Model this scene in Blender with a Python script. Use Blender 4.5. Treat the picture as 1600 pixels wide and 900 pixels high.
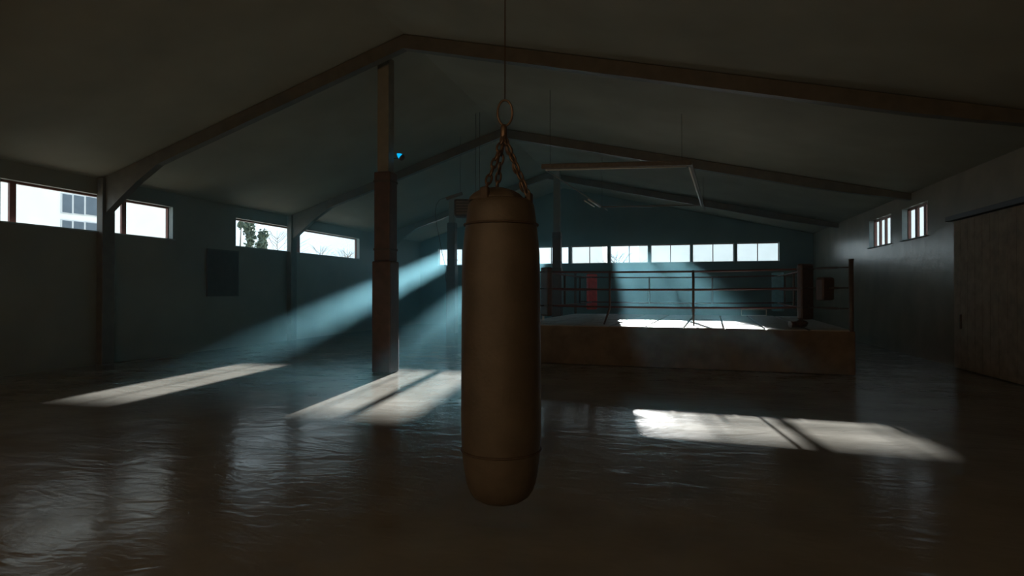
import bpy, bmesh, math, random
from mathutils import Vector, Matrix
random.seed(7)
S = bpy.context.scene
C = bpy.context.scene.collection
for o in list(bpy.data.objects):
    bpy.data.objects.remove(o)

# ------------------------------------------------------------------ camera
F, YAW, YH, HC = 927.0, 0.262, 456.0, 1.90      # focal length in pixels of a 1600x900 frame, yaw, horizon row, eye height
cam_d = bpy.data.cameras.new('camera')
cam_d.sensor_width = 36.0
cam_d.lens = F / 1600 * 36.0
cam_d.clip_end = 500
cam = bpy.data.objects.new('camera', cam_d)
C.objects.link(cam)
cam.location = (0, 0, HC)
cam.rotation_euler = (math.pi / 2 + math.atan((YH - 450) / F), 0, YAW)
S.camera = cam

# ------------------------------------------------------------------ world, sun, exposure
SUN_SLOPE = 0.178      # fall per metre along the hall
SUN_SIDE = 0.115       # drift to the right per metre along the hall
SKY = 2.0
w = bpy.data.worlds.new('world')
S.world = w
w.use_nodes = True
bg = w.node_tree.nodes['Background']
bg.inputs[0].default_value = (0.74, 0.90, 1.0, 1)
bg.inputs[1].default_value = SKY
sd = bpy.data.lights.new('sun', 'SUN')
sd.energy = 68.0
sd.color = (1.0, 0.97, 0.95)
sd.angle = math.radians(0.55)
so = bpy.data.objects.new('sun', sd)
C.objects.link(so)
so.location = (-10, 60, 20)
so.rotation_euler = Vector((SUN_SIDE, -1, -SUN_SLOPE)).to_track_quat('-Z', 'Y').to_euler()

vs = S.view_settings
vs.view_transform = 'Standard'
vs.look = 'None'
vs.exposure = 0.0
vs.gamma = 1.0
vs.use_curve_mapping = False
cy = S.cycles
cy.use_denoising = True
cy.caustics_reflective = False
cy.caustics_refractive = False
cy.max_bounces = 6
cy.diffuse_bounces = 4
cy.glossy_bounces = 3
cy.volume_bounces = 1
cy.transparent_max_bounces = 12
cy.sample_clamp_indirect = 4.0

# ------------------------------------------------------------------ helpers
SY, CY_ = math.sin(YAW), math.cos(YAW)

def ray(x):                       # horizontal room direction per metre of camera depth
    a = (x - 800) / F
    return CY_ * a - SY, SY * a + CY_

def u_at(x, v):                   # where the pixel column meets the plane Y = v
    du, dv = ray(x)
    return du / dv * v

def v_at(x, u):                   # where the pixel column meets the plane X = u
    du, dv = ray(x)
    return dv / du * u

def at_depth(x, y, D):
    du, dv = ray(x)
    return Vector((du * D, dv * D, HC + (YH - y) / F * D))

def mat(name, col, rough=0.6, metal=0.0, spec=0.5, var=0.0, scale=6.0, bump=0.0, bscale=40.0, emit=None):
    m = bpy.data.materials.new(name)
    m.use_nodes = True
    nt = m.node_tree
    b = nt.nodes['Principled BSDF']
    b.inputs['Roughness'].default_value = rough
    b.inputs['Metallic'].default_value = metal
    b.inputs['Specular IOR Level'].default_value = spec
    b.inputs['Base Color'].default_value = (*col, 1)
    tc = nt.nodes.new('ShaderNodeTexCoord')
    if var > 0:
        n = nt.nodes.new('ShaderNodeTexNoise')
        n.inputs['Scale'].default_value = scale
        n.inputs['Detail'].default_value = 6
        nt.links.new(tc.outputs['Object'], n.inputs['Vector'])
        r = nt.nodes.new('ShaderNodeValToRGB')
        r.color_ramp.elements[0].position = 0.3
        r.color_ramp.elements[1].position = 0.7
        r.color_ramp.elements[0].color = (*[c * (1 - var) for c in col], 1)
        r.color_ramp.elements[1].color = (*[min(1, c * (1 + var)) for c in col], 1)
        nt.links.new(n.outputs['Fac'], r.inputs['Fac'])
        nt.links.new(r.outputs['Color'], b.inputs['Base Color'])
    if bump > 0:
        n2 = nt.nodes.new('ShaderNodeTexNoise')
        n2.inputs['Scale'].default_value = bscale
        n2.inputs['Detail'].default_value = 4
        nt.links.new(tc.outputs['Object'], n2.inputs['Vector'])
        bp = nt.nodes.new('ShaderNodeBump')
        bp.inputs['Strength'].default_value = bump
        bp.inputs['Distance'].default_value = 0.02
        nt.links.new(n2.outputs['Fac'], bp.inputs['Height'])
        nt.links.new(bp.outputs['Normal'], b.inputs['Normal'])
    if emit:
        b.inputs['Emission Color'].default_value = (*emit[0], 1)
        b.inputs['Emission Strength'].default_value = emit[1]
    return m

def glass_mat():
    m = bpy.data.materials.new('window_glass')
    m.use_nodes = True
    nt = m.node_tree
    nt.nodes.clear()
    out = nt.nodes.new('ShaderNodeOutputMaterial')
    t = nt.nodes.new('ShaderNodeBsdfTransparent')
    t.inputs[0].default_value = (0.95, 0.97, 0.97, 1)
    g = nt.nodes.new('ShaderNodeBsdfGlossy')
    g.inputs['Roughness'].default_value = 0.05
    mx = nt.nodes.new('ShaderNodeMixShader')
    mx.inputs[0].default_value = 0.05
    nt.links.new(t.outputs[0], mx.inputs[1])
    nt.links.new(g.outputs[0], mx.inputs[2])
    nt.links.new(mx.outputs[0], out.inputs[0])
    return m

def floor_mat():
    m = bpy.data.materials.new('worn_glossy_floor')
    m.use_nodes = True
    nt = m.node_tree
    b = nt.nodes['Principled BSDF']
    tc = nt.nodes.new('ShaderNodeTexCoord')
    n = nt.nodes.new('ShaderNodeTexNoise')
    n.inputs['Scale'].default_value = 0.9
    n.inputs['Detail'].default_value = 8
    nt.links.new(tc.outputs['Object'], n.inputs['Vector'])
    r = nt.nodes.new('ShaderNodeValToRGB')
    r.color_ramp.elements[0].position = 0.32
    r.color_ramp.elements[1].position = 0.68
    r.color_ramp.elements[0].color = (0.20, 0.187, 0.162, 1)
    r.color_ramp.elements[1].color = (0.28, 0.265, 0.235, 1)
    nt.links.new(n.outputs['Fac'], r.inputs['Fac'])
    nt.links.new(r.outputs['Color'], b.inputs['Base Color'])
    rr = nt.nodes.new('ShaderNodeMapRange')
    rr.inputs['To Min'].default_value = 0.07
    rr.inputs['To Max'].default_value = 0.30
    n3 = nt.nodes.new('ShaderNodeTexNoise')
    n3.inputs['Scale'].default_value = 1.7
    n3.inputs['Detail'].default_value = 5
    nt.links.new(tc.outputs['Object'], n3.inputs['Vector'])
    nt.links.new(n3.outputs['Fac'], rr.inputs['Value'])
    nt.links.new(rr.outputs['Result'], b.inputs['Roughness'])
    b.inputs['Specular IOR Level'].default_value = 0.22
    # wrinkles of the laid sheet: broad swells plus short ripples
    mp = nt.nodes.new('ShaderNodeMapping')
    mp.inputs['Rotation'].default_value = (0, 0, -0.35)
    mp.inputs['Scale'].default_value = (1.0, 2.0, 1.0)
    nt.links.new(tc.outputs['Object'], mp.inputs['Vector'])
    a1 = nt.nodes.new('ShaderNodeTexNoise')
    a1.inputs['Scale'].default_value = 0.75
    a1.inputs['Detail'].default_value = 3
    a1.inputs['Distortion'].default_value = 1.4
    a2 = nt.nodes.new('ShaderNodeTexNoise')
    a2.inputs['Scale'].default_value = 3.6
    a2.inputs['Detail'].default_value = 2
    a2.inputs['Distortion'].default_value = 0.8
    nt.links.new(mp.outputs[0], a1.inputs['Vector'])
    nt.links.new(mp.outputs[0], a2.inputs['Vector'])
    b1 = nt.nodes.new('ShaderNodeBump')
    b1.inputs['Strength'].default_value = 1.0
    b1.inputs['Distance'].default_value = 0.011
    b2 = nt.nodes.new('ShaderNodeBump')
    b2.inputs['Strength'].default_value = 1.0
    b2.inputs['Distance'].default_value = 0.0042
    nt.links.new(a1.outputs['Fac'], b1.inputs['Height'])
    nt.links.new(a2.outputs['Fac'], b2.inputs['Height'])
    nt.links.new(b1.outputs['Normal'], b2.inputs['Normal'])
    nt.links.new(b2.outputs['Normal'], b.inputs['Normal'])
    return m

M = dict(
    floor=floor_mat(),
    wall=mat('painted_plaster', (0.17, 0.17, 0.14), 0.55, var=0.12, scale=0.8, bump=0.25, bscale=9),
    endwall=mat('blue_green_plaster', (0.115, 0.17, 0.175), 0.55, var=0.15, scale=0.8, bump=0.25, bscale=9),
    gloss=mat('glossy_wall_paint', (0.24, 0.21, 0.16), 0.26, var=0.12, scale=1.2, bump=0.5, bscale=2.2),
    ceil=mat('ceiling_board', (0.25, 0.23, 0.175), 0.85, var=0.12, scale=0.7),
    steel=mat('brown_painted_steel', (0.085, 0.073, 0.055), 0.55, var=0.2, scale=4),
    shaft=mat('pale_column_paint', (0.17, 0.155, 0.12), 0.6, var=0.15, scale=4),
    pad=mat('dark_red_vinyl_padding', (0.060, 0.030, 0.020), 0.5, var=0.25, scale=5, bump=0.2, bscale=14),
    frame=mat('window_frame_paint', (0.20, 0.075, 0.055), 0.5, var=0.2, scale=8),  # reddish halo of the bright windows is put into this colour
    reveal=mat('window_sill_paint', (0.25, 0.31, 0.32), 0.5, var=0.1, scale=5),
    glass=glass_mat(),
    leather=mat('black_leather', (0.072, 0.060, 0.046), 0.55, var=0.15, scale=9, bump=0.1, bscale=60),
    strap=mat('worn_strap', (0.05, 0.036, 0.027), 0.7, var=0.2, scale=30),
    chain=mat('dark_steel_chain', (0.12, 0.085, 0.06), 0.4, metal=0.7, var=0.2, scale=30),
    canvas=mat('pale_canvas_mat', (0.30, 0.285, 0.265), 0.55, var=0.1, scale=3, bump=0.2, bscale=60),
    skirt=mat('dark_skirt_cloth', (0.13, 0.095, 0.065), 0.8, var=0.25, scale=3),
    rope=mat('dark_red_rope', (0.09, 0.035, 0.03), 0.55, var=0.2, scale=30),
    tie=mat('dark_strap', (0.07, 0.05, 0.04), 0.7, var=0.2, scale=20),
    post=mat('ring_post_paint', (0.09, 0.07, 0.06), 0.45, var=0.2, scale=10),
    padred=mat('red_corner_vinyl', (0.62, 0.085, 0.085), 0.4, var=0.15, scale=8),
    padblue=mat('blue_corner_vinyl', (0.14, 0.30, 0.36), 0.4, var=0.15, scale=8),
    paddark=mat('brown_corner_vinyl', (0.055, 0.03, 0.022), 0.45, var=0.2, scale=8),
    tube=mat('white_tube', (0.55, 0.52, 0.45), 0.35, var=0.05, scale=20),
    rail=mat('lamp_rail_steel', (0.12, 0.10, 0.08), 0.5, var=0.2, scale=12),
    dark=mat('dark_metal', (0.05, 0.038, 0.03), 0.5, var=0.2, scale=10),
    door=mat('dark_door_boards', (0.25, 0.195, 0.14), 0.75, var=0.25, scale=4),
    board=mat('dark_board', (0.05, 0.042, 0.036), 0.7, var=0.2, scale=5),
    white=mat('white_plastic', (0.8, 0.78, 0.74), 0.4, var=0.05, scale=20),
    blue=mat('cyan_lens', (0.02, 0.3, 0.5), 0.3, emit=((0.0, 0.36, 0.70), 1.3), var=0.05, scale=20),
    render=mat('white_render_facade', (0.92, 0.92, 0.92), 0.8, var=0.05, scale=0.6),
    hpane=mat('house_window_glass', (0.10, 0.13, 0.17), 0.2, var=0.1, scale=2),
    hframe=mat('house_window_frame', (0.60, 0.62, 0.66), 0.5, var=0.05, scale=4),
    bark=mat('tree_bark', (0.10, 0.08, 0.06), 0.9, var=0.3, scale=9),
    leaf=mat('tree_leaf', (0.10, 0.13, 0.09), 0.7, var=0.3, scale=2),
    ground=mat('outside_ground', (0.30, 0.29, 0.25), 0.9, var=0.2, scale=0.4),
    lampmetal=mat('lamp_enamel', (0.10, 0.12, 0.10), 0.4, var=0.1, scale=10),
    bulb=mat('warm_bulb', (0.9, 0.7, 0.4), 0.4, emit=((1.0, 0.62, 0.28), 3.0), var=0.02, scale=5),  # glows only in the added fill lamps
    navy=mat('dark_glove_leather', (0.05, 0.03, 0.025), 0.4, var=0.2, scale=20),
)

def box(bm, x0, x1, y0, y1, z0, z1, bev=0.0, rot=None):
    r = bmesh.ops.create_cube(bm, size=1.0)
    vv = r['verts']
    for v in vv:
        v.co = Vector(((x0 + x1) / 2 + v.co.x * (x1 - x0), (y0 + y1) / 2 + v.co.y * (y1 - y0), (z0 + z1) / 2 + v.co.z * (z1 - z0)))
    if bev > 0:
        es = list({e for v in vv for e in v.link_edges})
        r2 = bmesh.ops.bevel(bm, geom=es, offset=bev, segments=2, affect='EDGES', profile=0.5)
    return vv

def tube(bm, pts, r, n=10, cap=True):
    pts = [Vector(p) for p in pts]
    rs = r if isinstance(r, (list, tuple)) else [r] * len(pts)
    rings = []
    ref = None
    for i, p in enumerate(pts):
        if i == 0: t = pts[1] - p
        elif i == len(pts) - 1: t = p - pts[i - 1]
        else: t = (pts[i + 1] - pts[i - 1])
        t.normalize()
        if ref is None:
            ref = Vector((0, 0, 1)) if abs(t.z) < 0.9 else Vector((1, 0, 0))
        s = t.cross(ref).normalized()
        q = s.cross(t).normalized()
        ref = q
        rings.append([bm.verts.new(p + (s * math.cos(2 * math.pi * k / n) + q * math.sin(2 * math.pi * k / n)) * rs[i]) for k in range(n)])
    for a, b in zip(rings, rings[1:]):
        for k in range(n):
            f = bm.faces.new((a[k], a[(k + 1) % n], b[(k + 1) % n], b[k]))
            f.smooth = True
    if cap:
        bm.faces.new(rings[0][::-1])
        bm.faces.new(rings[-1])

def torus(bm, c, ax, ay, ra, rb, r, n=20, m=8):
    c = Vector(c); ax = Vector(ax).normalized(); ay = Vector(ay).normalized(); az = ax.cross(ay)
    rings = []
    for i in range(n):
        t = 2 * math.pi * i / n
        d = (ax * math.cos(t) * rb + ay * math.sin(t) * ra).normalized()
        p = c + ax * ra * math.cos(t) + ay * rb * math.sin(t)
        rings.append([bm.verts.new(p + (d * math.cos(2 * math.pi * k / m) + az * math.sin(2 * math.pi * k / m)) * r) for k in range(m)])
    for i in range(n):
        a, b = rings[i], rings[(i + 1) % n]
        for k in range(m):
            f = bm.faces.new((a[k], a[(k + 1) % m], b[(k + 1) % m], b[k])); f.smooth = True

def lathe(bm, prof, n=40, c=(0, 0), wob=None):
    rings = []
    for r, z in prof:
        rings.append([bm.verts.new((c[0] + math.cos(2 * math.pi * k / n) * r * (1 + (wob(k / n, z) if wob else 0)),
                                    c[1] + math.sin(2 * math.pi * k / n) * r * (1 + (wob(k / n, z) if wob else 0)), z)) for k in range(n)])
    for a, b in zip(rings, rings[1:]):
        for k in range(n):
            f = bm.faces.new((a[k], a[(k + 1) % n], b[(k + 1) % n], b[k])); f.smooth = True
    bm.faces.new(rings[0][::-1]); bm.faces.new(rings[-1])

def obj(name, bm, m, parent=None, loc=None):
    me = bpy.data.meshes.new(name)
    bmesh.ops.recalc_face_normals(bm, faces=bm.faces[:])
    bm.to_mesh(me); bm.free()
    me.materials.append(M[m])
    o = bpy.data.objects.new(name, me)
    C.objects.link(o)
    if loc: o.location = loc
    if parent: o.parent = parent
    return o

def nb(): return bmesh.new()

def boxobj(name, x0, x1, y0, y1, z0, z1, m, parent=None, bev=0.0):
    bm = nb(); box(bm, x0, x1, y0, y1, z0, z1, bev)
    return obj(name, bm, m, parent)

def tag(o, label, cat, group=None):
    o['label'] = label; o['category'] = cat
    if group: o['group'] = group
    return o

def struct(o, label=None):
    o['kind'] = 'structure'
    if label: o['label'] = label
    return o

def empty(name, loc=(0, 0, 0), rz=0):
    o = bpy.data.objects.new(name, None)
    o.empty_display_size = 0.2
    C.objects.link(o); o.location = loc; o.rotation_euler = (0, 0, rz)
    return o

# ------------------------------------------------------------------ the hall
UL, UR, VB, VF = -14.67, 7.12, 33.0, -12.0      # glass planes of left, right and back walls; wall behind the camera
TH = 0.20                                       # wall thickness in front of the glass
ZT, ZB = 4.45, 3.454                             # window head and sill
EAVE, RIDGE, UMID = 4.8, 7.7, -5.8
LI, RI, BI = UL + TH, UR - TH, VB - TH          # inner faces
OUT = 0.06
def roof_z(u): return RIDGE - (RIDGE - EAVE) * ((UMID - u) / (UMID - UL) if u < UMID else (u - UMID) / (UR - UMID))

f_bm = nb(); box(f_bm, UL - OUT, UR + OUT, VF - 0.3, VB + OUT, -0.2, 0)
struct(obj('floor', f_bm, 'floor'), 'worn glossy hall floor with wrinkles')

def wall_lr(name, ui, uo, openings, label, m):
    """side wall along Y with window openings [(v0, v1)], seen face at ui, glass side at uo"""
    x0, x1 = min(ui, uo), max(ui, uo)
    bm = nb()
    box(bm, x0, x1, VF, VB, 0, ZB)
    box(bm, x0, x1, VF, VB, ZT, EAVE + 0.25)
    v = VF
    for a, b in sorted(openings):
        box(bm, x0, x1, v, a, ZB, ZT); v = b
    box(bm, x0, x1, v, VB, ZB, ZT)
    return struct(obj(name, bm, m), label)

# back wall windows (u ranges), pixel columns read at the glass plane
bw_px = [(1150.5, 1217.5), (1081.5, 1147), (1016.5, 1079.5), (953.5, 1013.5), (893, 950.5)]
bw = [(u_at(a, VB), u_at(b, VB)) for a, b in bw_px]
pitch = bw[3][1] - bw[4][1]
wd = bw[4][1] - bw[4][0]
bw.append((bw[4][0] - pitch, bw[4][1] - pitch))
bw.append((u_at(797, VB), bw[5][0] - (pitch - wd)))
bw.append((u_at(686, VB), u_at(724, VB)))

lw_px = [(-12, 262), (360, 556)]
lw = [(v_at(a, UL), v_at(b, UL)) for a, b in lw_px] + [(-9.5, -5.0)]
rw_px = [(1368, 1404), (1421, 1463)]
rw = [tuple(sorted((v_at(a, UR), v_at(b, UR)))) for a, b in rw_px]

wall_lr('wall_left', LI, UL - OUT, lw, 'long plastered side wall with high strip windows', 'wall')
wall_lr('wall_right', RI, UR + OUT, rw, 'glossy painted side wall with two barred windows', 'gloss')
bm = nb()
box(bm, UL - OUT, UR + OUT, BI, VB + OUT, 0, ZB)
v = UL - OUT
for a, b in sorted(bw):
    box(bm, v, a, BI, VB + OUT, ZB, ZT); v = b
box(bm, v, UR + OUT, BI, VB + OUT, ZB, ZT)
def gable(bm, y0, y1, z0):
    pts = [(UL - OUT, z0), (UR + OUT, z0), (UR + OUT, EAVE + 0.1), (UMID, RIDGE + 0.1), (UL - OUT, EAVE + 0.1)]
    A = [bm.verts.new((p[0], y0, p[1])) for p in pts]; B = [bm.verts.new((p[0], y1, p[1])) for p in pts]
    bm.faces.new(A); bm.faces.new(B[::-1])
    for i in range(5): bm.faces.new((A[i], B[i], B[(i + 1) % 5], A[(i + 1) % 5]))
gable(bm, BI, VB + OUT, ZT)
struct(obj('wall_back', bm, 'endwall'), 'gabled end wall with a strip of bright windows')
bm = nb(); gable(bm, VF - 0.3, VF, 0)
struct(obj('wall_front', bm, 'wall'), 'plain end wall of the hall')
# roof, two slopes
bm = nb()
for s in (-1, 1):
    e = UL - 0.6 if s < 0 else UR + 0.6  # unseen eaves, set wide to block sun from the left windows
    ze = roof_z(e)
    q = [(e, ze), (UMID, RIDGE), (UMID, RIDGE + 0.2), (e, ze + 0.2)]
    A = [bm.verts.new((p[0], VF - 0.5, p[1])) for p in q]; B = [bm.verts.new((p[0], VB + 0.15, p[1])) for p in q]
    bm.faces.new(A); bm.faces.new(B[::-1])
    for i in range(4): bm.faces.new((A[i], B[i], B[(i + 1) % 4], A[(i + 1) % 4]))
struct(obj('ceiling', bm, 'ceil'), 'low gabled ceiling lost in shade')

# windows
wn = [0]
def window(axis, plane, a, b, splits, inner, label, thick=0.05, bar=0.022):
    """axis 'y': window in a wall along Y (plane = x); axis 'x': in the back wall (plane = y)"""
    wn[0] += 1
    mid = (a + b) / 2
    root = empty('window_%d' % wn[0], (plane, mid, ZB) if axis == 'y' else (mid, plane, ZB))
    struct(root, label)
    h, hw = ZT - ZB, (b - a) / 2
    def part(name, t0, t1, z0, z1, d0, d1, m, bev=0):
        bm = nb()
        if axis == 'y': box(bm, d0, d1, t0, t1, z0, z1, bev)
        else: box(bm, t0, t1, d0, d1, z0, z1, bev)
        return obj(name, bm, m, root)
    e = 0.04
    bm = nb()
    for (t0, t1, z0, z1) in ((-hw, hw, 0, thick), (-hw, hw, h - thick, h), (-hw, -hw + thick, thick, h - thick), (hw - thick, hw, thick, h - thick)):
        if axis == 'y': box(bm, -e, e, t0, t1, z0, z1)
        else: box(bm, t0, t1, -e, e, z0, z1)
    obj('window_frame', bm, 'frame', root)
    edges = [-hw + thick] + [-hw + 2 * hw * s for s in splits] + [hw - thick]
    for i, (t0, t1) in enumerate(zip(edges, edges[1:])):
        part('pane', t0 + (bar if i else 0), t1 - (bar if i < len(edges) - 2 else 0), thick, h - thick, -0.004, 0.004, 'glass')
        if i: part('mullion', t0 - bar, t0 + bar, thick, h - thick, -0.03, 0.03, 'frame')
    # sill board on the inner side
    d = (0.05, TH + 0.06) if inner > 0 else (-TH - 0.06, -0.05)
    part('window_sill', -hw - 0.02, hw + 0.02, 0.0, 0.03, d[0], d[1], 'reveal')
    # painted reveal boards on the jambs
    for t in (-hw, hw):
        part('jamb', t - (0 if t < 0 else 0.02), t + (0.02 if t < 0 else 0), 0.03, h, d[0], d[1] - 0.06 if inner > 0 else d[1], 'reveal') if inner > 0 else part('jamb', t - (0 if t < 0 else 0.02), t + (0.02 if t < 0 else 0), 0.03, h, d[0] + 0.06, d[1], 'reveal')
    return root

for i, (a, b) in enumerate(bw):
    window('x', VB, a, b, [0.5], -1, 'two-pane window in the end wall behind the boxing ring' if i < 7 else 'narrow two-pane window near the far corner')
for i, (a, b) in enumerate(lw):
    sp = {0: [(v_at(18, UL) - a) / (b - a), (v_at(192, UL) - a) / (b - a)], 1: [(v_at(460, UL) - a) / (b - a)], 2: [0.5]}[i]
    window('y', UL, a, b, sp, 1, 'long strip window high in the plastered side wall', bar=(0.07, 0.32, 0.05)[i])
for i, (a, b) in enumerate(rw):
    window('y', UR, a, b, [0.25, 0.5, 0.75] if i == 0 else [0.34, 0.67], -1, 'barred window high in the glossy painted wall', bar=0.06 if i == 0 else 0.09)

# steel frames: wall columns and rafters
fn = [0]
def roof_frame(v, w=0.36):
    root = empty('trim_%d' % (fn[0] + 1), (UMID, v, 0)); fn[0] += 1
    struct(root, 'brown steel roof frame spanning the hall')
    for s, inner in ((-1, LI), (1, RI)):
        x = inner - UMID
        bm = nb()
        if s < 0: box(bm, min(x, x - s * 0.2), max(x, x - s * 0.2), -w / 2, w / 2, 0, roof_z(inner - s * 0.2) - 0.05, 0.01)
        if s < 0: obj('column', bm, 'steel', root)
        else: bm.free()
        bm = nb()
        # rafter with a deeper haunch at the column
        n = 14
        A = []; B = []
        for i in range(n + 1):
            t = i / n
            xx = x * (1 - t)
            zt_ = roof_z(UMID + xx) - 0.02
            dep = 0.30 + (0.75 if s < 0 else -0.12) * max(0, 1 - t / 0.22) ** 1.3
            A.append((bm.verts.new((xx, -0.10, zt_)), bm.verts.new((xx, 0.10, zt_)), bm.verts.new((xx, 0.10, zt_ - dep)), bm.verts.new((xx, -0.10, zt_ - dep))))
        for p, q in zip(A, A[1:]):
            for k in range(4): bm.faces.new((p[k], p[(k + 1) % 4], q[(k + 1) % 4], q[k]))
        bm.faces.new(A[0]); bm.faces.new(A[-1][::-1])
        obj('rafter', bm, 'steel', root)
    return root
va, vb = v_at(165, LI + 0.1), v_at(456, LI + 0.1)
for v in (2 * va - vb - (vb - va), 2 * va - vb, va, vb, 2 * vb - va):
    roof_frame(v)

# padded columns standing in the hall
def padded_column(x, y, label, hw, z_low, z_pad, hs):
    root = empty('padded_column', (x, y, 0), YAW * 0)
    tag(root, label, 'column')
    zt_ = roof_z(x) - 0.04
    bm = nb(); box(bm, -hs, hs, -hs, hs, 0.0, zt_, 0.012); obj('shaft', bm, 'shaft', root)
    bm = nb(); box(bm, -hw, hw, -hw, hw, z_low, z_pad, 0.03); obj('upper_pad', bm, 'pad', root)
    bm = nb(); box(bm, -hw - 0.035, hw + 0.035, -hw - 0.035, hw + 0.035, 0.0, z_low, 0.035); obj('lower_pad', bm, 'pad', root)
    for zz in (z_low + 0.25, z_pad - 0.25):
        boxobj('pad_strap', -hw - 0.006, hw + 0.006, -hw - 0.006, hw + 0.006, zz, zz + 0.05, 'strap', root)
    return root
p0 = at_depth(602.5, YH + HC * F / 14.05, 14.05)
padded_column(p0.x, p0.y, 'tall column wrapped in dark padding beside the sunlit floor patch', 0.205, 2.62, 4.72, 0.145)
p1 = at_depth(706.5, 500, 27.5)
padded_column(p1.x, p1.y, 'distant padded column in front of the narrow corner window', 0.185, 3.10, 5.1, 0.125)
p2 = at_depth(870.5, 500, 27.5)
padded_column(p2.x, p2.y, 'distant padded column rising behind the boxing ring corner', 0.195, 3.00, 4.66, 0.15)

# ------------------------------------------------------------------ boxing ring
K = 1.15
E_C = 0.77 * K
ZC = HC - E_C
HF, OFF = 2.875 * K, 0.781 * K
ring = empty('boxing_ring', (0.099 * K, 16.979 * K, 0), -0.065)
tag(ring, 'raised boxing ring with dark skirt, pale mats, three ropes and padded corners', 'boxing ring')
O = HF + OFF
bm = nb(); box(bm, -O + 0.02, O - 0.02, -O + 0.02, O - 0.02, 0.0, ZC - 0.07, 0.01)
obj('platform', bm, 'skirt', ring)
# skirt cloth with soft folds, one sheet per side
for s in range(4):
    bm = nb()
    n = 90
    top, bot = [], []
    for i in range(n + 1):
        t = -O + 2 * O * i / n
        d = 0.012 * math.sin(i * 0.9 + s) + 0.008 * math.sin(i * 2.3 + 2 * s)
        R = Matrix.Rotation(s * math.pi / 2, 3, 'Z')
        top.append(bm.verts.new(R @ Vector((t, -O - 0.012, ZC - 0.02))))
        bot.append(bm.verts.new(R @ Vector((t, -O - 0.03 + d, 0.012))))
    for i in range(n):
        f = bm.faces.new((bot[i], bot[i + 1], top[i + 1], top[i])); f.smooth = True
    obj('skirt', bm, 'skirt', ring)
# mats
N = 9
ms = 2 * O / N
me_mat = None
for i in range(N):
    for j in range(N):
        if me_mat is None:
            bm = nb(); box(bm, -ms / 2 + 0.03, ms / 2 - 0.03, -ms / 2 + 0.03, ms / 2 - 0.03, -0.07, 0, 0.012)
            o = obj('floor_mat', bm, 'canvas', ring); me_mat = o.data
        else:
            o = bpy.data.objects.new('floor_mat', me_mat); C.objects.link(o); o.parent = ring
        o.location = (-O + ms * (i + 0.5), -O + ms * (j + 0.5), ZC + random.uniform(-0.004, 0.004))
RH = [0.434 * K, 0.85 * K, 1.261 * K]
corners = [(-1, -1), (1, -1), (1, 1), (-1, 1)]
PADM = ['paddark', 'paddark', 'padblue', 'padred']
for k, (sx, sy) in enumerate(corners):
    px, py = sx * (O - 0.06), sy * (O - 0.06)
    bm = nb()
    tube(bm, [(px, py, 0.0), (px, py, ZC + RH[2] + 0.16)], 0.052, 14)
    tube(bm, [(px, py, ZC + RH[2] + 0.16), (px, py, ZC + RH[2] + 0.19)], 0.06, 14)
    po = obj('corner_post', bm, 'post', ring)
    cx, cyy = sx * HF, sy * HF
    d = Vector((sx, sy, 0)).normalized()
    for z in RH:
        bm = nb()
        a = Vector((px, py, ZC + z)); b = Vector((cx, cyy, ZC + z))
        tube(bm, [a, a.lerp(b, 0.25), a.lerp(b, 0.3), a.lerp(b, 0.7), a.lerp(b, 0.75), b], [0.014, 0.014, 0.028, 0.028, 0.014, 0.014], 8)
        obj('turnbuckle', bm, 'dark', ring)
    # tall corner pad hanging over the rope corner
    wpx = 0.215
    bm = nb()
    box(bm, -wpx, wpx, -0.085, 0.085, ZC + 0.20, ZC + RH[2] + 0.13, 0.05)
    pad = obj('corner_pad', bm, PADM[k], ring)
    pad.location = (cx, cyy, 0)
    pad.rotation_euler = (0, 0, math.atan2(d.y, d.x) + math.pi / 2)
    for z in RH:
        boxobj('pad_strap', -wpx - 0.004, wpx + 0.004, -0.09, 0.09, ZC + z - 0.02, ZC + z + 0.02, 'strap', pad, 0.004)
# cushion over the middle turnbuckle of one corner
bm = nb()
box(bm, -0.20, 0.20, -0.12, 0.12, -0.28, 0.28, 0.06)
c = obj('turnbuckle_cushion', bm, 'paddark', ring)
c.location = (HF + OFF * 0.42, -HF - OFF * 0.42, ZC + RH[1] - 0.02)
c.rotation_euler = (0, 0, -math.pi / 4 + math.pi / 2)
# ropes
def rope_pt(k, t, z, sag):
    a = Vector((corners[k][0] * HF, corners[k][1] * HF, 0)); b = Vector((corners[(k + 1) % 4][0] * HF, corners[(k + 1) % 4][1] * HF, 0))
    p = a.lerp(b, t); p.z = ZC + z - sag * 4 * t * (1 - t)
    return p
for k in range(4):
    for zi, z in enumerate(RH):
        bm = nb()
        tube(bm, [rope_pt(k, i / 20, z, 0.035) for i in range(21)], 0.027, 10)
        obj('rope', bm, 'rope', ring)
    for t in ((0.27, 0.60) if k == 0 else (0.33, 0.67)):
        bm = nb()
        pts = [rope_pt(k, t, RH[2], 0.035) + Vector((0, 0, 0.035)), rope_pt(k, t, RH[1], 0.035), rope_pt(k, t, RH[0], 0.035) - Vector((0, 0, 0.03))]
        if k == 0:      # the front ties reach down to the platform edge
            q = rope_pt(k, t, RH[0], 0.035); q.z = ZC + 0.01; q.y -= 0.2; q.x -= 0.12 if t < 0.5 else -0.02
            pts.append(q)
        tube(bm, pts, [0.032] * 3 + [0.022] * (len(pts) - 3), 8)
        obj('rope_tie', bm, 'tie', ring)

def ring_world(x, y, z):
    c_, s_ = math.cos(-0.065), math.sin(-0.065)
    return Vector((ring.location.x + x * c_ - y * s_, ring.location.y + x * s_ + y * c_, z))

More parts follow.
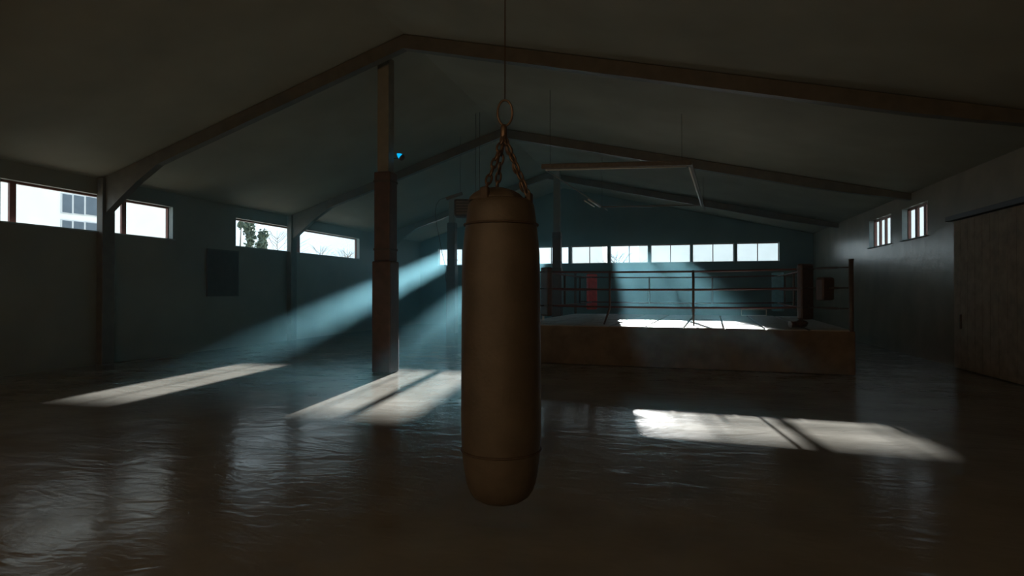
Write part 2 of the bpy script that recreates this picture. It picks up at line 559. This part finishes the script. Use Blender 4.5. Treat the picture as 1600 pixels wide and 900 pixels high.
# things on the ring
def bottle(loc, label):
    root = empty('water_bottle', loc)
    tag(root, label, 'bottle', 'bottles on the ring edge')
    bm = nb(); lathe(bm, [(0.03, 0), (0.036, 0.01), (0.036, 0.15), (0.03, 0.18), (0.014, 0.21), (0.014, 0.225)], 16); obj('body', bm, 'white', root)
    bm = nb(); lathe(bm, [(0.017, 0.225), (0.017, 0.25)], 12); obj('cap', bm, 'white', root)
bottle(ring_world(-O + 0.35, -HF + 1.6, ZC + 0.006), 'white drinking bottle standing on the ring mats, taller beside the ropes')
bottle(ring_world(-O + 0.26, -HF + 1.2, ZC + 0.006), 'white drinking bottle standing on the ring mats, close to the dark corner')
g = empty('boxing_glove', ring_world(HF - 0.12, -HF - 0.18, ZC + 0.006), 0.4)
tag(g, 'dark boxing glove lying at the foot of the brown corner pad', 'boxing glove')
bm = nb()
bmesh.ops.create_icosphere(bm, subdivisions=3, radius=1.0)
for v in bm.verts:
    v.co = Vector((v.co.x * 0.17, v.co.y * 0.11, 0.10 + v.co.z * 0.10))
for f in bm.faces: f.smooth = True
obj('fist', bm, 'navy', g)
bm = nb()
tube(bm, [(-0.02, -0.09, 0.13), (0.05, -0.12, 0.13), (0.10, -0.10, 0.12)], [0.045, 0.045, 0.03], 10); obj('thumb', bm, 'navy', g)
bm = nb()
tube(bm, [(-0.12, 0, 0.09), (-0.2, 0, 0.085), (-0.29, 0, 0.085)], [0.08, 0.07, 0.078], 14); obj('cuff', bm, 'navy', g)
cr = empty('storage_crate', ring_world(HF - 0.75, O - 0.35, ZC + 0.006), -0.1)
tag(cr, 'small pale open-frame crate at the far edge of the ring mats', 'crate')
bm = nb()
for sx in (-0.42, 0.42):
    for sy in (-0.14, 0.14):
        tube(bm, [(sx, sy, 0), (sx, sy, 0.24)], 0.012, 6)
for z in (0.015, 0.23):
    for sy in (-0.14, 0.14): tube(bm, [(-0.42, sy, z), (0.42, sy, z)], 0.012, 6)
    for sx in (-0.42, 0.42): tube(bm, [(sx, -0.14, z), (sx, 0.14, z)], 0.012, 6)
obj('wire_frame', bm, 'tube', cr)
boxobj('base_board', -0.41, 0.41, -0.13, 0.13, 0.02, 0.03, 'white', cr)

# ------------------------------------------------------------------ lamp rig above the ring
FL = at_depth(846, 266, 15.2); FR = at_depth(1080, 252, 14.75)
BR = at_depth(1099, 329, 21.9); BL = at_depth(941, 336, 22.3)
zr = HC + 3.2
for p in (FL, FR, BR, BL): p.z = zr
rig = empty('lamp_rig', (0, 0, 0))
tag(rig, 'rectangular lamp rig of rails and tubes hung above the boxing ring', 'lamp rig')
def bar(name, a, b, wid, hgt, m, parent, ext=(0, 0)):
    a = Vector(a); b = Vector(b); d = (b - a).normalized()
    a = a - d * ext[0]; b = b + d * ext[1]
    L = (b - a).length
    bm = nb(); box(bm, 0, L, -wid / 2, wid / 2, -hgt / 2, hgt / 2, min(wid, hgt) * 0.15)
    o = obj(name, bm, m, parent)
    o.location = a; o.rotation_euler = d.to_track_quat('X', 'Z').to_euler()
    return o
bar('front_rail', FL, FR, 0.18, 0.13, 'rail', rig)
bar('side_rail', FR, BR, 0.07, 0.06, 'rail', rig, (0, 1.4))
bar('side_rail', FL, BL, 0.03, 0.03, 'rail', rig, (0, 1.0))
bar('back_rail', BL, BR, 0.05, 0.05, 'rail', rig)
dn = Vector((0, 0, -0.06))
def tubebar(a, b, r):
    bm = nb(); tube(bm, [a, b], r, 8); return obj('lamp_tube', bm, 'tube', rig)
tubebar(FR.lerp(BR, 0.02) + dn + Vector((-0.05, 0, 0)), FR.lerp(BR, 0.97) + dn + Vector((-0.05, 0, 0)), 0.022)
tubebar(FL.lerp(BL, 0.70) + dn, FL.lerp(BL, 0.95) + dn, 0.03)
tubebar(FL.lerp(BL, 0.70) + dn + Vector((-0.14, 0, -0.03)), FL.lerp(BL, 0.9) + dn + Vector((-0.14, 0, -0.03)), 0.022)
tubebar(FL.lerp(FR, 0.03) + Vector((0, -0.02, -0.085)), FL.lerp(FR, 0.97) + Vector((0, -0.02, -0.085)), 0.018)
for p in (FL.lerp(FR, 0.06), FL.lerp(FR, 0.94), BR, BL):
    bm = nb(); tube(bm, [(p.x, p.y, zr), (p.x, p.y, roof_z(p.x))], 0.006, 6); obj('hanging_wire', bm, 'dark', rig)

# ------------------------------------------------------------------ hanging bag
DB = 2.9
PX = DB / F
ctr = at_depth(783, 456, DB)
def zy(y): return HC + (YH - y) * PX
bag = empty('heavy_bag', (ctr.x, ctr.y, 0))
tag(bag, 'large black leather punching bag hanging from chains', 'punching bag')
prof = []
for y, r in ((783, 6), (782, 22), (778, 34), (771, 44), (762, 50), (750, 54.5), (735, 57.5), (712, 60), (680, 61.8), (640, 62.5), (560, 62), (480, 61.5), (430, 61), (400, 60.5), (375, 58.5), (358, 56.5), (345, 54.5), (332, 53), (322, 51.5), (316, 49), (313, 44)):
    prof.append((r * PX, zy(y)))
bm = nb(); lathe(bm, prof, 64, wob=lambda t, z: 0.006 * math.sin(t * 25 + z * 9) * math.sin(z * 14))
obj('bag_body', bm, 'leather', bag)
bm = nb()
lathe(bm, [(44 * PX, zy(315)), (41 * PX, zy(309)), (35 * PX, zy(303)), (26 * PX, zy(297.5)), (14 * PX, zy(294)), (4 * PX, zy(293))], 48,
      c=(-8 * PX, 0), wob=lambda t, z: 0.05 * math.sin(t * 6.283 * 7))
obj('top_cover', bm, 'leather', bag)
for yy in (352, 700):
    bm = nb()
    rr = 57.2 if yy == 352 else 61.2
    torus(bm, (0, 0, zy(yy)), (1, 0, 0), (0, 1, 0), rr * PX, rr * PX, 0.006, 48, 6)
    obj('seam_band', bm, 'strap', bag)
# hanging points and chains
right = Vector((CY_, SY, 0)); fwd = Vector((-SY, CY_, 0))
top = Vector((0, 0, zy(212))) + right * (787 - 783) * PX
ends = [right * (-24 * PX) - fwd * 0.12 + Vector((0, 0, zy(306))), right * (-10 * PX) + fwd * 0.12 + Vector((0, 0, zy(306))),
        right * (44 * PX) - fwd * 0.05 + Vector((0, 0, zy(312))), right * (43 * PX) + fwd * 0.06 + Vector((0, 0, zy(310)))]
link_me = None
for e in ends:
    d = e - top
    L = d.length
    n = 7
    step = L / n
    for i in range(n):
        if link_me is None:
            bm = nb(); torus(bm, (0, 0, 0), (0, 0, 1), (1, 0, 0), step * 0.60, step * 0.28, 0.0058, 14, 6)
            lk = obj('chain_link', bm, 'chain', bag); link_me = lk.data
        else:
            lk = bpy.data.objects.new('chain_link', link_me); C.objects.link(lk); lk.parent = bag
        lk.location = top + d * ((i + 0.5) / n)
        q = d.normalized().to_track_quat('Z', 'Y')
        lk.rotation_euler = (q.to_matrix() @ Matrix.Rotation((math.pi / 2) * (i % 2) + 0.6, 3, 'Z')).to_euler()
    bm = nb()   # leather tab with its ring at the rim
    dd = Vector((e.x, e.y, 0)).normalized()
    box(bm, -0.022, 0.022, -0.012, 0.012, -0.09, 0.025, 0.008)
    tb = obj('strap_tab', bm, 'strap', bag)
    tb.location = e; tb.rotation_euler = (0, 0, math.atan2(dd.y, dd.x) + math.pi / 2)
# swivel and carabiner
bm = nb(); tube(bm, [top + Vector((0, 0, -0.03)), top + Vector((0, 0, 0.0)), top + Vector((0, 0, 0.04)), top + Vector((0, 0, 0.055))], [0.012, 0.017, 0.017, 0.012], 12)
obj('swivel', bm, 'chain', bag)
rc = top + Vector((0, 0, (212 - 176) * PX)) + right * (2 * PX)
bm = nb(); torus(bm, rc, right, (0, 0, 1), 11.5 * PX, 20 * PX, 0.0058, 28, 8)
obj('carabiner', bm, 'chain', bag)
bm = nb(); tube(bm, [rc + Vector((0, 0, 20 * PX)), Vector((rc.x, rc.y, roof_z(ctr.x + rc.x) - 0.01))], 0.0035, 6)
obj('hanging_cable', bm, 'chain', bag)

# ------------------------------------------------------------------ small fixtures
# unit heater hung from the ceiling
DH = 19.0
hc_ = at_depth(731, 326, DH)
ht = empty('unit_heater', (hc_.x, hc_.y, hc_.z), YAW)
tag(ht, 'dark box-shaped unit heater hung behind the punching bag', 'heater')
bm = nb(); box(bm, -0.42, 0.42, -0.3, 0.3, -0.27, 0.27, 0.06); obj('casing', bm, 'dark', ht)
for i in range(5):
    z = -0.18 + i * 0.09
    boxobj('louvre', -0.34, 0.34, -0.325, -0.295, z - 0.012, z + 0.012, 'rail', ht)
for sx in (0.25, 0.38):
    bm = nb(); tube(bm, [(sx, 0, 0.26), (sx, 0, roof_z(hc_.x + sx) - hc_.z)], 0.008, 6); obj('hanger_rod', bm, 'dark', ht)
DF = 20.5
fc = at_depth(710, 306.5, DF)
fl = empty('flood_lamp', fc, YAW)
tag(fl, 'unlit slim flood lamp tilted beside the box heater, its cable hanging down', 'lamp')
bm = nb(); box(bm, -0.30, 0.30, -0.09, 0.09, -0.055, 0.055, 0.02)
o = obj('housing', bm, 'rail', fl); o.rotation_euler = (0, -0.33, 0)
bm = nb(); tube(bm, [(0.2, 0, 0.02), (0.2, 0, roof_z(fc.x) - fc.z + 0.05)], 0.007, 6); obj('hanger_rod', bm, 'dark', fl)
pts = [at_depth(x, y, DF) - fc for x, y in ((698, 308), (687, 312), (681.5, 320), (680, 335), (683, 355), (687, 375), (690, 392), (695, 412), (697, 440))]
inv = Matrix.Rotation(-YAW, 3, 'Z')
bm = nb(); tube(bm, [inv @ p for p in pts], 0.009, 6); obj('cable', bm, 'dark', fl)
# blue lamp
bp = at_depth(625, 244, 14.05)
bl = empty('blue_lamp', bp, YAW)
tag(bl, 'small cyan glowing lamp on a bracket near the top of the padded column', 'lamp')
bm = nb()
tube(bm, [(-0.07, -0.02, 0.06), (-0.03, -0.02, 0.03), (0.03, 0, -0.02)], [0.012, 0.05, 0.075], 12); o = obj('lens', bm, 'blue', bl)
bm = nb()
tube(bm, [(0.02, 0, -0.012), (0.06, 0.0, -0.045), (0.085, 0, -0.065)], [0.08, 0.075, 0.04], 12); obj('housing', bm, 'dark', bl)
bm = nb()
tube(bm, [(0.03, 0.04, -0.02), (-0.05, 0.08, -0.03), (-0.21, 0.1, -0.03)], 0.009, 6); obj('bracket', bm, 'dark', bl)
# dark board on the left wall
v0, v1 = v_at(322, LI), v_at(371, LI)
bd = empty('wall_board', (LI, (v0 + v1) / 2, 1.75))
tag(bd, 'large dark board mounted on the plastered wall below the window with trees', 'board')
hw = (v1 - v0) / 2
boxobj('panel', 0.0, 0.04, -hw, hw, 0, 1.55, 'board', bd, 0.008)
bm = nb()
for (a, b, c_, d_) in ((-hw, hw, 0, 0.05), (-hw, hw, 1.5, 1.55), (-hw, -hw + 0.05, 0.05, 1.5), (hw - 0.05, hw, 0.05, 1.5)): box(bm, 0.04, 0.055, a, b, c_, d_)
obj('board_frame', bm, 'dark', bd)
# dark sliding door on the right wall
dv1 = v_at(1497, RI)
dv0 = dv1 - 7.0
dr = empty('door_1', (RI, dv1, 0)); struct(dr, 'wide dark boarded sliding door against the glossy wall')
nbrd = 20
for i in range(nbrd):
    a = -7.0 + 7.0 * i / nbrd
    boxobj('plank', -0.09, -0.05 - 0.006 * (i % 2), a + 0.006, a + 7.0 / nbrd - 0.006, 0.03, 3.65, 'door', dr)
boxobj('door_leaf', -0.05, -0.015, -7.0, 0.0, 0.03, 3.65, 'door', dr)
boxobj('door_rail', -0.16, 0.0, -7.6, 0.3, 3.68, 3.8, 'dark', dr, 0.01)
boxobj('door_handle', -0.13, -0.09, -0.42, -0.38, 1.0, 1.35, 'dark', dr, 0.008)

# hanging fill lamps added unseen behind the camera to lift the dark areas
def pendant(x, y, z, p, lab):
    root = empty('pendant_lamp', (x, y, z))
    tag(root, lab, 'lamp', 'pendant lamps in the rear of the hall')
    bm = nb(); lathe(bm, [(0.25, 0.0), (0.24, 0.02), (0.16, 0.12), (0.06, 0.19), (0.05, 0.27), (0.02, 0.28)], 24); obj('lamp_shade', bm, 'lampmetal', root)
    bm = nb(); tube(bm, [(0, 0, 0.28), (0, 0, roof_z(x) - z)], 0.01, 6); obj('cord', bm, 'dark', root)
    bm = nb(); bmesh.ops.create_uvsphere(bm, u_segments=12, v_segments=8, radius=0.06)
    for v in bm.verts: v.co.z -= 0.06
    obj('bulb', bm, 'bulb', root)
    ld = bpy.data.lights.new('pendant_light', 'POINT')
    ld.energy = p; ld.color = (1.0, 0.64, 0.35); ld.shadow_soft_size = 0.15
    lo = bpy.data.objects.new('pendant_light', ld); C.objects.link(lo); lo.location = (0, 0, -0.2); lo.parent = root
pendant(-10.0, -8.5, 4.4, 380, 'enamelled pendant lamp with warm bulb over the rear floor by the plastered wall')
pendant(-4.5, -9.0, 4.6, 380, 'enamelled pendant lamp with warm bulb in the middle of the rear hall')
pendant(1.5, -8.5, 4.2, 380, 'enamelled pendant lamp with warm bulb over the rear floor by the glossy wall')

# ------------------------------------------------------------------ outside
bm = nb(); box(bm, -160, 160, -60, 260, -0.4, -0.2)
struct(obj('ground', bm, 'ground'), 'open ground outside the hall')
hu = -36.0
hb = empty('white_building', (hu, 33, -0.2))
tag(hb, 'white rendered building seen through the long side window', 'building')
boxobj('facade', -12, 0, -14, 9.5, 0, 13.5, 'render', hb)
boxobj('roof', -12.4, 0.4, -14.4, 9.9, 13.5, 13.9, 'hframe', hb)
def hwin(x0, x1, y0, y1, parent):
    va, vb = v_at(x0, hu) - 33, v_at(x1, hu) - 33
    D = hu / ray((x0 + x1) / 2)[0]
    za, zb = HC + (YH - y1) / F * D + 0.2, HC + (YH - y0) / F * D + 0.2
    o = boxobj('window', 0.0, 0.06, va, vb, za, zb, 'hframe', parent)
    t = 0.07
    boxobj('pane', 0.06, 0.08, va + t, vb - t, za + t, zb - t, 'hpane', o)
for a, b in ((94, 112), (112, 131), (131, 152)):
    hwin(a, b, 302 + (a - 94) * 0.13, 334 + (a - 94) * 0.10, hb)
for a, b in ((94, 112), (112, 131), (131, 152)):
    hwin(a, b, 343 + (a - 94) * 0.10, 372 + (a - 94) * 0.09, hb)
for a, b in ((215, 232), (232, 250)):
    hwin(a, b, 372, 392, hb)
ob = empty('pale_building', (34, 62, -0.2))
tag(ob, 'pale building seen through the barred windows', 'building')
boxobj('facade', 0, 14, -22, 12, 0, 9.2, 'render', ob)
boxobj('roof', -0.4, 14.4, -22.4, 12.4, 9.2, 9.6, 'hframe', ob)
for i in range(4):
    o = boxobj('window', -0.06, 0.0, -20 + i * 8, -17 + i * 8, 5.6, 7.6, 'hframe', ob)
    boxobj('pane', -0.08, -0.06, -19.8 + i * 8, -17.2 + i * 8, 5.8, 7.4, 'hpane', o)

wb = empty('white_warehouse', (0.2 - SUN_SIDE * (62 - VB), 62, -0.2))  # block added outside to keep sun out of the right-hand end windows
tag(wb, 'large white warehouse outside the windows behind the boxing ring', 'building')
boxobj('facade', 0, 34, 0, 16, 0, 10.5, 'render', wb)
boxobj('roof', -0.3, 34.3, -0.3, 16.3, 10.5, 10.8, 'hframe', wb)
t0, t1 = u_at(858, VB) - SUN_SIDE * (58 - VB), u_at(943, VB) - SUN_SIDE * (58 - VB)
tw = empty('white_stair_tower', ((t0 + t1) / 2, 58, -0.2))  # added block that cuts the sun between the two floor patches
tag(tw, 'narrow white stair tower outside the end wall windows', 'building')
boxobj('facade', (t0 - t1) / 2, (t1 - t0) / 2, 0, 5, 0, 11.0, 'render', tw)
boxobj('roof', (t0 - t1) / 2 - 0.15, (t1 - t0) / 2 + 0.15, -0.15, 5.15, 11.0, 11.3, 'hframe', tw)
def leafy_tree(x, y_top, y_low, D, rpx, label, dens=1.0):
    p = at_depth(x, y_top, D); H = p.z + 0.2
    lo = at_depth(x, y_low, D).z + 0.2
    root = empty('leafy_tree', (p.x, p.y, -0.2))
    tag(root, label, 'tree', 'trees outside the side wall')
    R = rpx * D / F
    bm = nb(); tube(bm, [(0, 0, 0), (0.1, 0.05, H * 0.35), (-0.05, 0, H * 0.7), (0, 0.05, H * 0.97)], [0.14, 0.11, 0.07, 0.02], 8)
    for i in range(9):
        z = lo + (H - lo) * i / 9
        a = i * 2.4
        tube(bm, [(0, 0, z), (math.cos(a) * R * 0.4, math.sin(a) * R * 0.4, z + 0.3), (math.cos(a) * R * 0.8, math.sin(a) * R * 0.8, z + 0.35)], [0.035, 0.025, 0.008], 5)
    obj('trunk', bm, 'bark', root)
    bm = nb()
    blobs = []
    for i in range(14):
        a = random.uniform(0, 6.283); q = random.random() ** 0.6 * 0.7
        blobs.append(Vector((math.cos(a) * R * q, math.sin(a) * R * q, lo + (H - lo) * random.uniform(0.08, 0.95))))
    for i in range(int(1500 * dens)):
        b = random.choice(blobs)
        c = b + Vector((random.gauss(0, 1), random.gauss(0, 1), random.gauss(0, 1))) * R * 0.21
        d1 = Vector((random.gauss(0, 1), random.gauss(0, 1), random.gauss(0, 1))).normalized() * 0.15
        d2 = Vector((random.gauss(0, 1), random.gauss(0, 1), random.gauss(0, 1))).normalized() * 0.10
        vv = [bm.verts.new(c + q_) for q_ in (d1, d2, -d1, -d2)]
        bm.faces.new(vv)
    lf = obj('foliage', bm, 'leaf', root); lf['kind'] = 'stuff'
leafy_tree(390, 343, 392, 46, 11, 'dark slender tree beyond the side window, dense to its top', 0.9)
leafy_tree(408, 361, 396, 46, 11, 'low bushy dark tree beyond the side window', 0.8)
leafy_tree(376, 340, 360, 50, 4, 'thin bare-stemmed tree beyond the side window', 0.12)

def bare_tree(x, y_top, D, label, group, r0=0.055, seed=1):
    rnd = random.Random(seed)
    p = at_depth(x, y_top, D); H = p.z + 0.2
    root = empty('bare_tree', (p.x, p.y, -0.2)); tag(root, label, 'tree', group)
    bm = nb()
    tube(bm, [(0, 0, 0), (0.1, 0, H * 0.4), (0, 0.1, H * 0.75), (0.05, 0, H)], [r0, r0 * 0.8, r0 * 0.45, 0.015], 6)
    obj('trunk', bm, 'bark', root)
    bm = nb()
    for i in range(34):
        z = H * rnd.uniform(0.35, 0.92); a = rnd.uniform(0, 6.283); L = (H - z) * rnd.uniform(0.5, 0.9) + 0.4
        e = Vector((math.cos(a) * L * 0.7, math.sin(a) * L * 0.7, z + L * 0.75))
        m_ = Vector((math.cos(a) * L * 0.4, math.sin(a) * L * 0.4, z + L * 0.3))
        tube(bm, [(0.03, 0.02, z), m_, e], [0.022, 0.016, 0.006], 5)
        for j in range(4):
            b = a + rnd.uniform(-1, 1); l2 = L * 0.4
            tube(bm, [m_.lerp(e, j / 4), m_.lerp(e, j / 4) + Vector((math.cos(b) * l2, math.sin(b) * l2, l2 * 0.6))], [0.01, 0.004], 4)
    obj('branches', bm, 'bark', root)
bare_tree(432, 360, 52, 'bare branching tree beyond the side window right of the dark trees', None, seed=2)
bare_tree(500, 384, 58, 'bare tree beyond the side window, the taller of two near the far corner', 'bare trees outside the far end', seed=3)
bare_tree(542, 389, 68, 'bare tree beyond the side window, the shorter of two near the far corner', 'bare trees outside the far end', seed=4)
bare_tree(962, 394, 50, 'bare tree outside the end wall behind the boxing ring', None, seed=5)

# ------------------------------------------------------------------ haze filling the hall
hz = bpy.data.materials.new('dust_haze'); hz.use_nodes = True
nt = hz.node_tree; nt.nodes.clear()
out = nt.nodes.new('ShaderNodeOutputMaterial')
vsn = nt.nodes.new('ShaderNodeVolumeScatter')
vsn.inputs['Color'].default_value = (0.38, 0.84, 1.0, 1)
vsn.inputs['Density'].default_value = 0.011
vsn.inputs['Anisotropy'].default_value = 0.30
geo = nt.nodes.new('ShaderNodeNewGeometry')
sep = nt.nodes.new('ShaderNodeSeparateXYZ')
nt.links.new(geo.outputs['Position'], sep.inputs[0])
def ramp(sock, a, b, lo, hi):
    r = nt.nodes.new('ShaderNodeMapRange'); r.interpolation_type = 'SMOOTHSTEP'
    r.inputs['From Min'].default_value = a; r.inputs['From Max'].default_value = b
    r.inputs['To Min'].default_value = lo; r.inputs['To Max'].default_value = hi
    nt.links.new(sock, r.inputs['Value']); return r.outputs['Result']
mul = nt.nodes.new('ShaderNodeMath'); mul.operation = 'MULTIPLY'
nt.links.new(ramp(sep.outputs['X'], -11.0, 0.0, 0.024, 0.0055), mul.inputs[0])
nt.links.new(ramp(sep.outputs['Y'], 11.0, 21.0, 0.12, 1.0), mul.inputs[1])
nt.links.new(mul.outputs[0], vsn.inputs['Density'])
vab = nt.nodes.new('ShaderNodeVolumeAbsorption')
vab.inputs['Color'].default_value = (0.38, 0.84, 1.0, 1)
nt.links.new(mul.outputs[0], vab.inputs['Density'])
vadd = nt.nodes.new('ShaderNodeAddShader')
nt.links.new(vsn.outputs[0], vadd.inputs[0])
nt.links.new(vab.outputs[0], vadd.inputs[1])
nt.links.new(vadd.outputs[0], out.inputs['Volume'])
M['haze'] = hz
bm = nb()
x0, x1, y0, y1 = LI + 0.01, RI - 0.01, VF + 0.02, BI - 0.01
pts = [(x0, 0.004), (x1, 0.004), (x1, roof_z(x1) - 0.01), (UMID, RIDGE - 0.01), (x0, roof_z(x0) - 0.01)]
A = [bm.verts.new((p[0], y0, p[1])) for p in pts]; B = [bm.verts.new((p[0], y1, p[1])) for p in pts]
bm.faces.new(A); bm.faces.new(B[::-1])
for i in range(5): bm.faces.new((A[i], B[i], B[(i + 1) % 5], A[(i + 1) % 5]))
h = obj('haze', bm, 'haze')
h['kind'] = 'stuff'; h['label'] = 'thin dusty haze filling the hall and catching the sunbeams'; h['category'] = 'haze'
